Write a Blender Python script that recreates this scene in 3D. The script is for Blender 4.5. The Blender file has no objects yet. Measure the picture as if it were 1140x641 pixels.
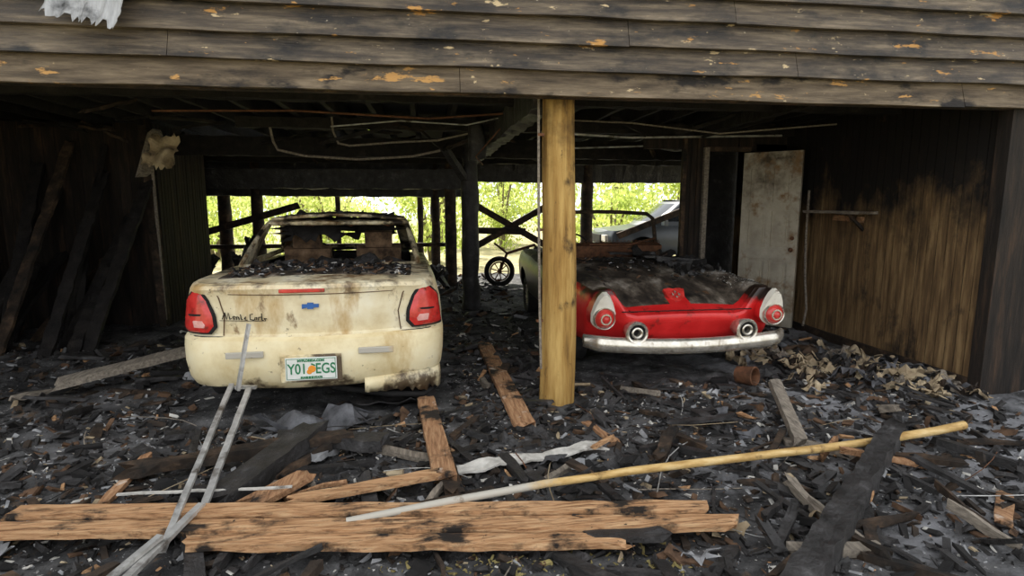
import bpy, math, random
from mathutils import Vector, Matrix, Euler, noise
C=bpy.context.scene.collection
rad=math.radians

# ------------------------------------------------------------ materials
def rgba(c): return (c[0],c[1],c[2],1)
def nmat(name, stops, scale=5, stretch=(1,1,1), detail=8, rough=.8, metal=0, bump=.3, bscale=None, over=(), spec=.3, bstretch=None, trans=0):
    m=bpy.data.materials.new(name); m.use_nodes=True
    nt=m.node_tree; N=nt.nodes; Lk=nt.links; N.clear()
    out=N.new('ShaderNodeOutputMaterial'); b=N.new('ShaderNodeBsdfPrincipled')
    Lk.new(b.outputs[0],out.inputs[0])
    tc=N.new('ShaderNodeTexCoord')
    def nz(sc,st,det=8,off=0):
        mp=N.new('ShaderNodeMapping'); mp.inputs['Scale'].default_value=st; mp.inputs['Location'].default_value=(off,off*1.7,off*.6)
        Lk.new(tc.outputs['Object'],mp.inputs[0])
        n=N.new('ShaderNodeTexNoise'); n.inputs['Scale'].default_value=sc; n.inputs['Detail'].default_value=det; n.inputs['Roughness'].default_value=.65
        Lk.new(mp.outputs[0],n.inputs['Vector']); return n
    n=nz(scale,stretch,detail)
    r=N.new('ShaderNodeValToRGB'); Lk.new(n.outputs['Fac'],r.inputs[0])
    e=r.color_ramp.elements
    e[0].position=stops[0][0]; e[0].color=rgba(stops[0][1])
    e[1].position=stops[-1][0]; e[1].color=rgba(stops[-1][1])
    for p,c in stops[1:-1]:
        q=e.new(p); q.color=rgba(c)
    col=r.outputs[0]
    for i,o in enumerate(over):
        c,sc,lo,hi=o[:4]; st=o[4] if len(o)>4 and o[4] else (1,1,1)
        nn=nz(sc,st,6,3.1*(i+1))
        fac_src=nn.outputs['Fac']
        if len(o)>5:
            ax,a,bb,w=o[5]
            sp=N.new('ShaderNodeSeparateXYZ'); Lk.new(tc.outputs['Object'],sp.inputs[0])
            mr0=N.new('ShaderNodeMapRange'); mr0.inputs[1].default_value=a; mr0.inputs[2].default_value=bb
            mr0.inputs[3].default_value=-w; mr0.inputs[4].default_value=w
            Lk.new(sp.outputs[ax],mr0.inputs[0])
            ad=N.new('ShaderNodeMath'); ad.operation='ADD'; Lk.new(fac_src,ad.inputs[0]); Lk.new(mr0.outputs[0],ad.inputs[1])
            fac_src=ad.outputs[0]
        mr=N.new('ShaderNodeMapRange'); mr.inputs[1].default_value=lo; mr.inputs[2].default_value=hi
        Lk.new(fac_src,mr.inputs[0])
        mx=N.new('ShaderNodeMix'); mx.data_type='RGBA'
        Lk.new(mr.outputs[0],mx.inputs[0]); Lk.new(col,mx.inputs[6]); mx.inputs[7].default_value=rgba(c)
        col=mx.outputs[2]
    Lk.new(col,b.inputs['Base Color'])
    b.inputs['Roughness'].default_value=rough; b.inputs['Metallic'].default_value=metal
    b.inputs['Specular IOR Level'].default_value=spec
    if bump:
        n2=nz(bscale or scale*3,bstretch or stretch,8,9)
        bp=N.new('ShaderNodeBump'); bp.inputs['Strength'].default_value=bump; bp.inputs['Distance'].default_value=.02
        Lk.new(n2.outputs['Fac'],bp.inputs['Height']); Lk.new(bp.outputs[0],b.inputs['Normal'])
    if trans:
        tr=N.new('ShaderNodeBsdfTranslucent'); Lk.new(col,tr.inputs[0])
        ms=N.new('ShaderNodeMixShader'); ms.inputs[0].default_value=trans
        Lk.new(b.outputs[0],ms.inputs[1]); Lk.new(tr.outputs[0],ms.inputs[2]); Lk.new(ms.outputs[0],out.inputs[0])
    return m
BLK=(.010,.009,.008)
M={}
M['char']=nmat('charred_wood',[(.35,BLK),(.58,(.032,.029,.028)),(.75,(.10,.096,.095))],7,bump=.9,bscale=22,rough=.55,spec=.5)
M['chark']=nmat('charred_wood_dark',[(.35,(.006,.005,.005)),(.60,(.018,.015,.013)),(.78,(.05,.040,.032))],7,bump=.9,bscale=22,rough=.75)  # darker copy of the charred wood, mostly for the ceiling
M['charl']=nmat('charred_brown_wood',[(.35,BLK),(.52,(.040,.027,.018)),(.72,(.14,.085,.05))],6,bump=.7,bscale=20,rough=.8)
M['ash']=nmat('grey_ash',[(.3,(.13,.13,.135)),(.7,(.40,.40,.40))],9,rough=1)
M['white']=nmat('pale_plaster',[(.3,(.38,.36,.32)),(.7,(.72,.69,.63))],12,rough=1,over=[((.10,.08,.06),7,.56,.70)])
M['wood']=nmat('scorched_plank_wood',[(.3,(.16,.075,.03)),(.48,(.46,.25,.12)),(.7,(.64,.42,.23))],5,(1,14,14),bump=.35,rough=.7,over=[((.02,.016,.013),2.6,.54,.62,(1,2,1)),((.10,.05,.025),8,.54,.70,(1,8,8)),((.03,.02,.015),20,.66,.70)])
M['woody']=nmat('scorched_plank_wood_b',[(.3,(.14,.065,.03)),(.5,(.34,.18,.09)),(.7,(.50,.31,.17))],5,(12,1.2,12),bump=.3,rough=.75,over=[((.02,.016,.013),3.2,.51,.60),((.6,.5,.4),7,.62,.72)])
M['greyw']=nmat('weathered_grey_wood',[(.3,(.09,.075,.06)),(.7,(.34,.29,.23))],5,(10,2,10),bump=.4)
M['tan']=nmat('beige_insulation_paper',[(.3,(.20,.14,.08)),(.7,(.54,.44,.29))],6,rough=.95,over=[((.03,.025,.02),5,.53,.66)])
M['leafb']=nmat('dead_leaves',[(.3,(.12,.09,.03)),(.7,(.36,.30,.12))],20,rough=.9)
M['rust']=nmat('rusty_metal',[(.3,(.05,.025,.015)),(.7,(.22,.10,.05))],14,rough=.8,metal=.3)
M['brown']=nmat('brown_char',[(.3,(.035,.02,.012)),(.7,(.15,.085,.048))],14,rough=.9)
M['alu']=nmat('dull_aluminium',[(.3,(.34,.33,.31)),(.7,(.68,.67,.64))],9,rough=.45,metal=.5,over=[((.12,.10,.08),6,.52,.66)])
M['chrome']=nmat('sooty_chrome',[(.3,(.52,.47,.38)),(.7,(.84,.80,.72))],9,rough=.25,metal=.75,bump=.08,over=[((.24,.18,.11),7,.54,.70)])
M['siding']=nmat('burnt_siding_paint',[(.28,(.016,.012,.009)),(.44,(.060,.044,.030)),(.57,(.125,.095,.062)),(.72,(.24,.185,.125))],2.0,(1,7,11),bump=.6,bscale=9,rough=.55,spec=.5,
   over=[((.012,.010,.009),1.5,.48,.62,(1,1,2.4)),((.46,.23,.055),2.4,.615,.645,(1,1,3.0)),((.55,.42,.24),5,.65,.68,(1,1,2.8)),((.36,.30,.22),16,.67,.71,(1,1,2.0)),((.48,.28,.10),11,.69,.72,(1,1,2))])
M['siding0']=nmat('burnt_bottom_board',[(.28,(.03,.022,.014)),(.44,(.09,.066,.042)),(.60,(.17,.128,.082)),(.75,(.28,.22,.15))],2.4,(1,7,8),bump=.6,bscale=9,rough=.65,
   over=[((.015,.012,.010),2.0,.54,.64,(1,1,2.4)),((.46,.25,.08),3.4,.635,.67,(1,1,3.0)),((.5,.38,.22),9,.67,.71,(1,1,2.0))])
M['panel']=nmat('scorched_wall_panelling',[(.3,(.055,.033,.016)),(.5,(.16,.098,.045)),(.72,(.34,.225,.105))],3,(6,6,.6),bump=.25,rough=.8,
   over=[((.010,.008,.007),2.2,.42,.66,(1,1,.7),(2,.75,2.1,.30)),((.02,.015,.011),3.0,.55,.68,(1,1,.6))])
M['panelk']=nmat('charred_panelling',[(.3,(.007,.006,.005)),(.55,(.022,.016,.012)),(.78,(.085,.048,.027))],3,(5,5,.6),bump=.5,rough=.85)
M['post']=nmat('timber_piling',[(.28,(.13,.065,.016)),(.46,(.36,.205,.055)),(.66,(.55,.36,.12))],3,(5,5,.45),bump=.5,bscale=9,rough=.75,
   over=[((.06,.035,.015),6,.56,.67,(1,1,.5)),((.06,.035,.015),26,.66,.72,(1,1,.4)),((.035,.02,.01),2.5,.50,.75,(1,1,1),(2,1.4,2.5,.18))])
M['door']=nmat('sooty_white_door_paint',[(.3,(.30,.26,.20)),(.7,(.52,.47,.37))],4,rough=.6,bump=.1,over=[((.07,.05,.03),4,.50,.72,(1,1,1),(2,1.0,2.3,.16)),((.22,.13,.06),5,.55,.70)])
M['cream']=nmat('cream_car_paint',[(.3,(.58,.46,.26)),(.50,(.74,.65,.44)),(.72,(.82,.77,.61))],3,rough=.45,bump=.08,spec=.5,
   over=[((.46,.30,.12),3.2,.50,.64,(1,1,.35)),((.20,.12,.055),7,.59,.69,(1,1,.5)),((.10,.065,.035),18,.65,.72),((.10,.07,.045),4,.56,.70,(1,1,1),(2,.80,1.06,.13))])
M['creamd']=nmat('cream_deck_scorched',[(.3,(.48,.36,.19)),(.50,(.68,.58,.38)),(.72,(.80,.74,.58))],4,rough=.5,bump=.1,
   over=[((.20,.12,.055),5,.48,.60),((.025,.018,.013),3.5,.50,.60)])
M['creamb']=nmat('cream_bumper_plastic',[(.3,(.60,.47,.24)),(.50,(.77,.66,.41)),(.72,(.82,.75,.54))],2.5,rough=.45,bump=.08,spec=.5,
   over=[((.50,.33,.12),3,.53,.69,(1,1,.4)),((.14,.09,.045),12,.64,.72),((.10,.07,.04),3,.54,.64,(1,1,1),(2,.46,.24,.12))])
M['fin']=nmat('ivory_fin_paint',[(.3,(.58,.54,.45)),(.72,(.82,.79,.70))],6,rough=.45,bump=.05,over=[((.20,.13,.08),9,.60,.72)])
M['mcdeck']=nmat('burnt_trunk_lid',[(.36,(.012,.010,.009)),(.48,(.06,.045,.03)),(.56,(.20,.15,.11)),(.68,(.56,.50,.40))],4.5,rough=.75,bump=.5,over=[((.015,.012,.010),3,.50,.62,(1,1,1),(1,.3,.9,.16))])
M['mcroof']=nmat('burnt_roof_skin',[(.36,(.02,.016,.013)),(.50,(.07,.055,.04)),(.60,(.26,.21,.15)),(.72,(.60,.54,.42))],4.5,rough=.75,bump=.4)
M['red']=nmat('red_car_paint',[(.3,(.52,.012,.012)),(.7,(.74,.03,.03))],4,rough=.33,bump=.05,spec=.5,over=[((.07,.015,.010),4,.59,.69),((.025,.014,.01),2.4,.46,.60,(1,1,1),(2,.66,.92,.26)),((.03,.02,.015),2.0,.46,.62,(1,1,1),(1,.1,1.4,.22))])
M['tbdeck']=nmat('burnt_convertible_deck',[(.34,(.012,.010,.009)),(.47,(.055,.042,.031)),(.57,(.16,.13,.10)),(.70,(.44,.39,.33))],3.5,(1.5,.7,1),rough=.65,bump=.5,over=[((.012,.010,.009),2.6,.51,.64),((.17,.08,.03),6,.60,.70)])
M['lens']=nmat('red_lamp_lens',[(.3,(.40,.015,.012)),(.7,(.70,.06,.05))],10,rough=.18,bump=0,spec=.6,over=[((.10,.03,.02),9,.56,.70)])
M['lens2']=nmat('pale_lamp_lens',[(.3,(.60,.22,.20)),(.7,(.80,.50,.45))],10,rough=.2,bump=0)
M['black']=nmat('soot_black',[(.3,(.006,.006,.006)),(.7,(.02,.018,.017))],10,rough=.85)
M['tyre']=nmat('burnt_rubber',[(.3,(.010,.010,.010)),(.7,(.035,.033,.032))],10,rough=.9)
M['seat']=nmat('burnt_seat_foam',[(.35,(.05,.03,.018)),(.6,(.24,.15,.085)),(.75,(.36,.25,.16))],8,rough=.95)
M['grey']=nmat('grey_car_paint',[(.3,(.035,.042,.050)),(.7,(.065,.075,.088))],2,rough=.3,bump=0,spec=.6)
M['glass']=nmat('dark_car_glass',[(.3,(.01,.012,.014)),(.7,(.03,.035,.04))],2,rough=.08,bump=0,spec=.8)
M['plate']=nmat('white_plate_enamel',[(.3,(.64,.66,.60)),(.7,(.80,.80,.76))],9,rough=.5,bump=0)
M['green']=nmat('green_enamel',[(.3,(.02,.16,.07)),(.7,(.03,.22,.09))],9,rough=.5,bump=0)
M['orange']=nmat('orange_enamel',[(.3,(.75,.25,.03)),(.7,(.85,.33,.04))],9,rough=.5,bump=0)
M['blue']=nmat('blue_enamel',[(.3,(.02,.08,.25)),(.7,(.04,.13,.38))],9,rough=.4,bump=0)
M['bamboo']=nmat('scorched_yellow_pole',[(.3,(.32,.18,.05)),(.5,(.56,.37,.14)),(.7,(.72,.55,.28))],4,(1,6,6),bump=.15,rough=.6,over=[((.44,.41,.35),1.5,.40,.52,(1,1,1),(0,.9,.2,.3)),((.14,.08,.03),7,.60,.70)])
M['ground']=nmat('charred_ground',[(.30,(.009,.009,.009)),(.45,(.030,.029,.029)),(.57,(.080,.078,.077)),(.74,(.21,.205,.205))],4,detail=14,rough=.8,bump=1.0,bscale=30,
   over=[((.55,.53,.50),42,.65,.695),((.17,.165,.165),1.3,.52,.74),((.42,.40,.38),15,.62,.70),((.14,.085,.045),5,.62,.72),((.24,.24,.25),2.2,.55,.75,(1,1,1),(0,1.0,3.0,.16))])
M['outg']=nmat('leaf_litter_ground',[(.3,(.16,.14,.07)),(.5,(.34,.30,.16)),(.7,(.50,.46,.30))],3,rough=1,bump=.5)
M['leaf']=nmat('sunlit_leaves',[(.3,(.26,.38,.06)),(.5,(.54,.62,.16)),(.7,(.78,.80,.38))],.9,rough=.6,bump=0,trans=.5)
M['bark']=nmat('tree_bark',[(.3,(.09,.07,.05)),(.7,(.28,.22,.16))],5,(5,5,1),bump=.5)
M['metalsheet']=nmat('corrugated_grey_metal',[(.3,(.20,.20,.20)),(.7,(.46,.46,.46))],3,(8,2,1),rough=.5,metal=.4,over=[((.04,.04,.04),4,.55,.7)])
M['metald']=nmat('sooty_sheet_metal',[(.3,(.03,.03,.032)),(.7,(.17,.17,.18))],6,rough=.5,metal=.3)
M['roof']=nmat('roof_shingles',[(.3,(.05,.05,.05)),(.7,(.12,.12,.12))],5)

# ------------------------------------------------------------ mesh builder
class MB:
    def __init__(s): s.v=[];s.f=[];s.m=[];s.mats=[]
    def mi(s,k):
        if k not in s.mats: s.mats.append(k)
        return s.mats.index(k)
    def add(s,vs,fs,k):
        o=len(s.v); i=s.mi(k)
        s.v+= [tuple(v) for v in vs]; s.f+=[tuple(a+o for a in f) for f in fs]; s.m+=[i]*len(fs)
    def box(s,c,size,k,rot=(0,0,0)):
        E=Euler(rot).to_matrix(); c=Vector(c)
        vs=[c+E@Vector((x*size[0]/2,y*size[1]/2,z*size[2]/2)) for x in(-1,1) for y in(-1,1) for z in(-1,1)]
        s.add(vs,[(0,1,3,2),(4,6,7,5),(0,4,5,1),(2,3,7,6),(0,2,6,4),(1,5,7,3)],k)
    def plank(s,p1,p2,w,t,k,jag=.05,nz=.006,roll=0,seed=0,step=.09,curve=0):
        p1=Vector(p1);p2=Vector(p2);d=(p2-p1);L=d.length;d.normalize()
        side=d.cross(Vector((0,0,1)))
        if side.length<.05: side=Vector((1,0,0))
        side.normalize(); up=side.cross(d)
        q=Matrix.Rotation(roll,3,d); side=q@side; up=q@up
        n=max(3,int(L/step)); prof=[(-1,-1),(-.33,-1),(.33,-1),(1,-1),(1,1),(.33,1),(-.33,1),(-1,1)]
        rr=random.Random(seed*13+5); je=[[rr.uniform(-jag,jag) for _ in prof],[rr.uniform(-jag,jag) for _ in prof]]
        vs=[]
        for i in range(n+1):
            f=i/n; c=p1+d*L*f+up*curve*math.sin(math.pi*f)
            for j,(a,b) in enumerate(prof):
                off=0
                if i==0: off=je[0][j]
                if i==n: off=je[1][j]
                p=c+side*a*w/2+up*b*t/2+d*off
                p=p+noise.noise_vector(p*9+Vector((seed,0,0)))*nz
                vs.append(p)
        fs=[]
        for i in range(n):
            for j in range(8):
                fs.append((i*8+j,i*8+(j+1)%8,(i+1)*8+(j+1)%8,(i+1)*8+j))
        fs.append(tuple(range(7,-1,-1))); fs.append(tuple(n*8+j for j in range(8)))
        s.add(vs,fs,k)
    def tube(s,pts,r,k,segs=10,nz=0,cap=True):
        pts=[Vector(p) for p in pts]; n=len(pts)
        rs=r if isinstance(r,(list,tuple)) else [r]*n
        vs=[];ref=None
        for i,p in enumerate(pts):
            d=(pts[min(i+1,n-1)]-pts[max(i-1,0)]).normalized()
            if ref is None:
                ref=Vector((0,0,1)) if abs(d.z)<.9 else Vector((1,0,0))
            a=d.cross(ref).normalized(); b=a.cross(d).normalized(); ref=b
            for j in range(segs):
                t=2*math.pi*j/segs
                q=p+(a*math.cos(t)+b*math.sin(t))*rs[i]
                if nz: q=q+noise.noise_vector(q*5)*nz
                vs.append(q)
        fs=[(i*segs+j,i*segs+(j+1)%segs,(i+1)*segs+(j+1)%segs,(i+1)*segs+j) for i in range(n-1) for j in range(segs)]
        if cap: fs+= [tuple(range(segs-1,-1,-1)),tuple((n-1)*segs+j for j in range(segs))]
        s.add(vs,fs,k)
    def lathe(s,c,axis,prof,k,segs=24):
        c=Vector(c);ax=Vector(axis).normalized()
        a=ax.cross(Vector((0,0,1)) if abs(ax.z)<.9 else Vector((1,0,0))).normalized(); b=ax.cross(a)
        vs=[c+ax*h+(a*math.cos(2*math.pi*j/segs)+b*math.sin(2*math.pi*j/segs))*r for r,h in prof for j in range(segs)]
        fs=[(i*segs+j,i*segs+(j+1)%segs,(i+1)*segs+(j+1)%segs,(i+1)*segs+j) for i in range(len(prof)-1) for j in range(segs)]
        s.add(vs,fs,k)
    def sheet(s,c,w,l,k,rot=(0,0,0),amp=.05,n=8,fr=4,seed=0,ragged=.15,corr=0):
        E=Euler(rot).to_matrix(); c=Vector(c); rr=random.Random(seed)
        vs=[]
        for i in range(n+1):
            for j in range(n+1):
                x=(i/n-.5)*w; y=(j/n-.5)*l
                if i in(0,n): x+=rr.uniform(-ragged,ragged)*w*.5
                if j in(0,n): y+=rr.uniform(-ragged,ragged)*l*.5
                z=noise.noise(Vector((x*fr+seed,y*fr,seed*1.3)))*amp
                if corr: z+=math.sin(x*corr)*.012
                vs.append(c+E@Vector((x,y,z)))
        fs=[(i*(n+1)+j,(i+1)*(n+1)+j,(i+1)*(n+1)+j+1,i*(n+1)+j+1) for i in range(n) for j in range(n)]
        s.add(vs,fs,k)
    def build(s,name,parent=None,loc=(0,0,0),rot=(0,0,0),smooth=None,bevel=0,thick=0):
        me=bpy.data.meshes.new(name); me.from_pydata(s.v,[],s.f); me.validate()
        for k in s.mats: me.materials.append(M[k])
        if len(me.polygons)==len(s.m):
            me.polygons.foreach_set('material_index',s.m)
        if smooth is not None:
            me.polygons.foreach_set('use_smooth',[True]*len(me.polygons))
            me.set_sharp_from_angle(angle=rad(smooth))
        me.update()
        o=bpy.data.objects.new(name,me); C.objects.link(o); o.location=loc; o.rotation_euler=rot
        if parent: o.parent=parent
        if thick:
            md=o.modifiers.new('t','SOLIDIFY'); md.thickness=thick; md.offset=-1
        if bevel:
            md=o.modifiers.new('b','BEVEL'); md.width=bevel; md.segments=2; md.limit_method='ANGLE'
        return o
def empty(name,loc,rz=0):
    o=bpy.data.objects.new(name,None); C.objects.link(o); o.location=loc; o.rotation_euler=(0,0,rad(rz)); return o
def lerp(a,b,t): return a+(b-a)*t
def interp(tab,x):
    if x<=tab[0][0]: return tab[0][1]
    for (a,b),(c,d) in zip(tab,tab[1:]):
        if x<=c:
            t=(x-a)/(c-a); return b+(d-b)*t
    return tab[-1][1]
def sstep(a,b,x):
    t=min(1,max(0,(x-a)/(b-a))); return t*t*(3-2*t)
CHW=[('char',46),('charl',15),('black',12),('ash',14),('white',5),('brown',7),('wood',2),('tan',3)]
def pick(ws,rr):
    t=rr.uniform(0,sum(w for _,w in ws))
    for k,w in ws:
        t-=w
        if t<=0: return k
    return ws[0][0]
def chips(mb,x0,x1,y0,y1,n,zf,smin=.015,smax=.09,ws=CHW,seed=1,excl=None,flat=.35):
    rr=random.Random(seed)
    for i in range(n):
        x=rr.uniform(x0,x1); y=rr.uniform(y0,y1)
        if excl and excl(x,y): continue
        s=smin+(smax-smin)*rr.random()**3
        k=pick(ws,rr)
        if k in('white','ash'): s*=.6
        if k in('wood','tan'): s*=.8
        z=zf(x,y)
        l=s*rr.uniform(1,3.0); w=s*rr.uniform(.5,1.1); h=s*rr.uniform(.15,flat+.3)
        E=Euler((rr.gauss(0,.4),rr.gauss(0,.35),rr.uniform(0,6.3))).to_matrix()
        c=Vector((x,y,z+h*.3))
        vs=[]
        for a in(-1,1):
            for b in(-1,1):
                for d in(-1,1):
                    vs.append(c+E@Vector((a*l/2*rr.uniform(.5,1),b*w/2*rr.uniform(.4,1),d*h/2*rr.uniform(.4,1))))
        mb.add(vs,[(0,1,3,2),(4,6,7,5),(0,4,5,1),(2,3,7,6),(0,2,6,4),(1,5,7,3)],k)

# ------------------------------------------------------------ ground
def gz(x,y):
    base=.028*noise.noise(Vector((x*1.3,y*1.3,0)))+.028*noise.noise(Vector((x*4,y*4,3)))+.020*noise.noise(Vector((x*11,y*11,7)))+.012*noise.noise(Vector((x*27,y*27,1)))
    return base+.01
def grid(name,x0,x1,y0,y1,step,mat,zf):
    nx=int((x1-x0)/step); ny=int((y1-y0)/step)
    mb=MB(); vs=[(x0+i*step,y0+j*step,zf(x0+i*step,y0+j*step)) for i in range(nx+1) for j in range(ny+1)]
    fs=[(i*(ny+1)+j,(i+1)*(ny+1)+j,(i+1)*(ny+1)+j+1,i*(ny+1)+j+1) for i in range(nx) for j in range(ny)]
    mb.add(vs,fs,mat); return mb.build(name,smooth=60)
grid('ground_charred',-5.4,6.6,1.0,13,.04,'ground',gz)
grid('ground_outdoor',-45,45,-30,60,3,'outg',lambda x,y:-.05)

# ------------------------------------------------------------ house shell
mb=MB()
FX0,FX1=-6.2,8.2
z=2.33; row=0
rr=random.Random(3)
while z<7.2:
    x=FX0
    h=.172
    while x<FX1-.01:
        xl=min(FX1,x+rr.uniform(2.6,4.6)); n=max(2,int((xl-x)/.15))
        tl=rr.uniform(-.008,.008)
        vs=[]
        for i in range(n+1):
            xx=x+(xl-x-.004)*i/n
            wob=.009*noise.noise(Vector((xx*1.5,z*5,0)))+tl*i/n
            for (yy,zz) in [(4.05,z+wob),(4.024,z+.003+wob),(4.082,z+h+.02),(4.10,z+h+.02)]:
                vs.append((xx,yy+.010*noise.noise(Vector((xx*2,z*3,5))),zz))
        fs=[(i*4+j,i*4+(j+1)%4,(i+1)*4+(j+1)%4,(i+1)*4+j) for i in range(n) for j in range(4)]+[(3,2,1,0),(n*4,n*4+1,n*4+2,n*4+3)]
        mb.add(vs,fs,'siding0' if row==0 else 'siding')
        x=xl
    z+=h; row+=1
mb.build('wall_front_siding')
mb=MB()
mb.box(((FX0+FX1)/2,4.22,4.8),(FX1-FX0,.14,4.8),'char')
mb.box(((FX0+FX1)/2,4.13,2.41),(FX1-FX0,.06,.16),'charl')
mb.box((6.42,4.15,1.15),(3.7,.12,2.4),'panelk')
mb.box((-5.75,4.15,1.15),(.9,.12,2.4),'panelk')
mb.build('wall_front_core')
mb=MB()
x=-5.4; i=0
while x<8.2:
    if -3.95<x<-2.5:
        mb.plank((x,4.2,2.80),(x,9.2,2.80),.15,.03,'chark',seed=i); mb.plank((x,10.6,2.80),(x,12.8,2.80),.15,.03,'chark',seed=i)
    elif -1.15<x<-.85 or 1.9<x<2.3:
        mb.plank((x,4.2,2.80),(x,9.6,2.80),.15,.03,'chark',seed=i); mb.plank((x,10.4,2.80),(x,12.8,2.80),.15,.03,'chark',seed=i)
    else: mb.plank((x,4.2,2.80),(x,12.8,2.80),.155,.03,'chark',seed=i,step=.5)
    x+=.152; i+=1
mb.build('ceiling')
mb=MB(); x=-5.2; i=0
while x<8.0:
    mb.plank((x,4.3,2.66),(x,12.6,2.66),.05,.22,'chark',seed=i,step=.25,nz=.012,jag=0); x+=.42; i+=1
mb.build('ceiling_joists')
mb=MB()
for (y,zc,h,xa) in [(5.3,2.52,.10,-5.4),(7.0,2.50,.12,-2.1),(8.6,2.38,.26,-5.4),(10.4,2.38,.18,-5.4)]:
    mb.plank((xa,y,zc),(8,y,zc),.10,h,'chark',seed=int(y*9),step=.12,nz=.02)
mb.plank((-5.4,12.1,2.22),(.75,12.1,2.20),.14,.95,'char',seed=4,step=.15,nz=.03)
mb.plank((.75,12.1,2.34),(8,12.1,2.34),.14,.62,'char',seed=5,step=.15,nz=.03)
mb.plank((-5.4,10.6,2.02),(.7,10.6,2.02),.1,.34,'char',seed=8,step=.15,nz=.03)
mb.plank((.86,4.4,2.42),(.66,12.2,2.36),.16,.24,'char',seed=6,step=.1,nz=.03)
mb.plank((3.3,4.4,2.5),(3.3,7.2,2.5),.08,.14,'chark',seed=61,step=.1,nz=.02)
for i in range(60):
    x=rr.uniform(-4.5,4.3); y=rr.uniform(5.6,11.5)
    mb.plank((x,y,rr.uniform(2.38,2.65)),(x+rr.uniform(-.9,.9),y+rr.uniform(-.6,.6),rr.uniform(2.22,2.6)),.05,.03,'chark' if i%4 else 'charl',seed=i+70,nz=.02)
mb.build('ceiling_beams')
mb=MB()
def rpost(mb,x,y,z0,z1,r,k,seed=0,nz=.02):
    n=14
    mb.tube([(x+.02*noise.noise(Vector((seed,i*.4,0))),y,lerp(z0,z1,i/n)) for i in range(n+1)],[r*(1.06-.1*i/n) for i in range(n+1)],k,segs=18,nz=nz)
for i,(x,y,r) in enumerate([(-3.4,12.1,.11),(-4.05,12.2,.12),(.10,12.1,.09),(.38,11.2,.11),(3.32,12.1,.13),(-.22,12.6,.06),(-1.9,12.4,.05),(5.6,12.1,.12)]):
    rpost(mb,x,y,-.05,2.5,r,'charl',seed=i)
mb.build('rear_support_posts',smooth=50)
mb=MB(); rpost(mb,.58,8.6,-.05,2.5,.125,'char',5,.03); rpost(mb,.56,6.9,2.1,2.5,.10,'char',9,.03)
mb.plank((.5,8.5,1.95),(.2,8.1,2.35),.1,.08,'char',seed=3); mb.build('charred_middle_post',smooth=50)
mb=MB()
for i,(a,b) in enumerate([((-4.3,12,1.05),(-2.6,12,1.55)),((.75,11.9,1.65),(2.6,11.9,.6)),((.8,11.9,.65),(2.7,11.9,1.7)),((-4.8,12,.75),(.5,12,.75)),((.7,11.8,1.05),(1.9,11.8,1.02)),((4.0,12,.9),(5.6,12,1.5))]):
    mb.plank(a,b,.09,.13 if i!=3 else .08,'charl',seed=i+20)
mb.build('rear_cross_braces')
mb=MB(); n=40
vs=[];segs=48
for i in range(n+1):
    zz=lerp(-.05,2.42,i/n); r=lerp(.142,.118,i/n)
    for j in range(segs):
        t=2*math.pi*j/segs
        q=r*(1+.035*noise.noise(Vector((math.cos(t)*2.2,math.sin(t)*2.2,zz*.5)))+.035*noise.noise(Vector((math.cos(t)*9,math.sin(t)*9,zz*.9))))
        vs.append((.985+.012*math.sin(zz*2)+q*math.cos(t),4.40+q*math.sin(t),zz))
mb.add(vs,[(i*segs+j,i*segs+(j+1)%segs,(i+1)*segs+(j+1)%segs,(i+1)*segs+j) for i in range(n) for j in range(segs)]+[tuple(range(segs))[::-1],tuple(n*segs+j for j in range(segs))],'post')
mb.build('timber_piling_post',smooth=40)
mb=MB(); mb.tube([(.80,4.30,2.45),(.805,4.29,1.6),(.815,4.285,.9),(.83,4.28,.32)],.010,'greyw')
for zz in (2.1,1.4,.7): mb.box((.82,4.30,zz),(.05,.03,.02),'rust')
mb.build('conduit_pipe')

def panelwall(p0,p1,z0,z1,k,bw=.1,seed=0,th=.03):
    mb=MB(); p0=Vector(p0);p1=Vector(p1);d=p1-p0;L=d.length;d.normalize();a=math.atan2(d.y,d.x);n=int(L/bw)
    rr=random.Random(seed)
    for i in range(n+1):
        c=p0+d*min(L-bw/2,(i+.5)*bw); o=rr.uniform(-.003,.003)
        nrm=Vector((-d.y,d.x,0))*o
        mb.box((c.x+nrm.x,c.y+nrm.y,(z0+z1)/2),(bw-.012,th,z1-z0+rr.uniform(-.02,.0)),k,(0,0,a))
    m=(p0+p1)/2
    mb.box((m.x,m.y,(z0+z1)/2),(L,.012,z1-z0),'black',(0,0,a))
    return mb
mb=panelwall((4.62,4.2,0),(4.62,8.3,0),0,2.62,'panel'); 
mb.box((4.59,5.6,.05),(.03,2.8,.1),'charl')
mb.build('wall_right')
mb=panelwall((3.22,7.12,0),(3.47,7.12,0),0,2.6,'panelk',.085); mb.box((3.345,7.16,2.45),(1.3,.06,.34),'panelk'); mb.box((4.3,7.12,2.44),(.7,.05,.34),'panelk')
mb.box((3.22,7.12,1.3),(.05,.06,2.6),'charl')
mb.box((4.4,7.12,1.2),(.42,.05,2.3),'panelk')
mb.box((3.50,7.09,1.15),(.06,.07,2.3),'greyw'); mb.box((3.80,7.09,2.28),(.6,.05,.06),'charl')
mb.build('wall_storage_front')
mb=MB(); mb.box((4.5,8.35,1.3),(1.2,.05,2.6),'char'); mb.box((3.72,7.75,1.3),(.04,1.3,2.6),'char',(0,0,-rad(27))); mb.build('wall_storage_back')
e=empty('door_1',(4.01,7.05,.05),-50)
mb=MB(); W,H=.70,2.18
xs=[0,.10,.32,.38,.60,.70]; zs=[0,.22,.85,1.0,1.45,1.55,1.98,H]
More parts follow.
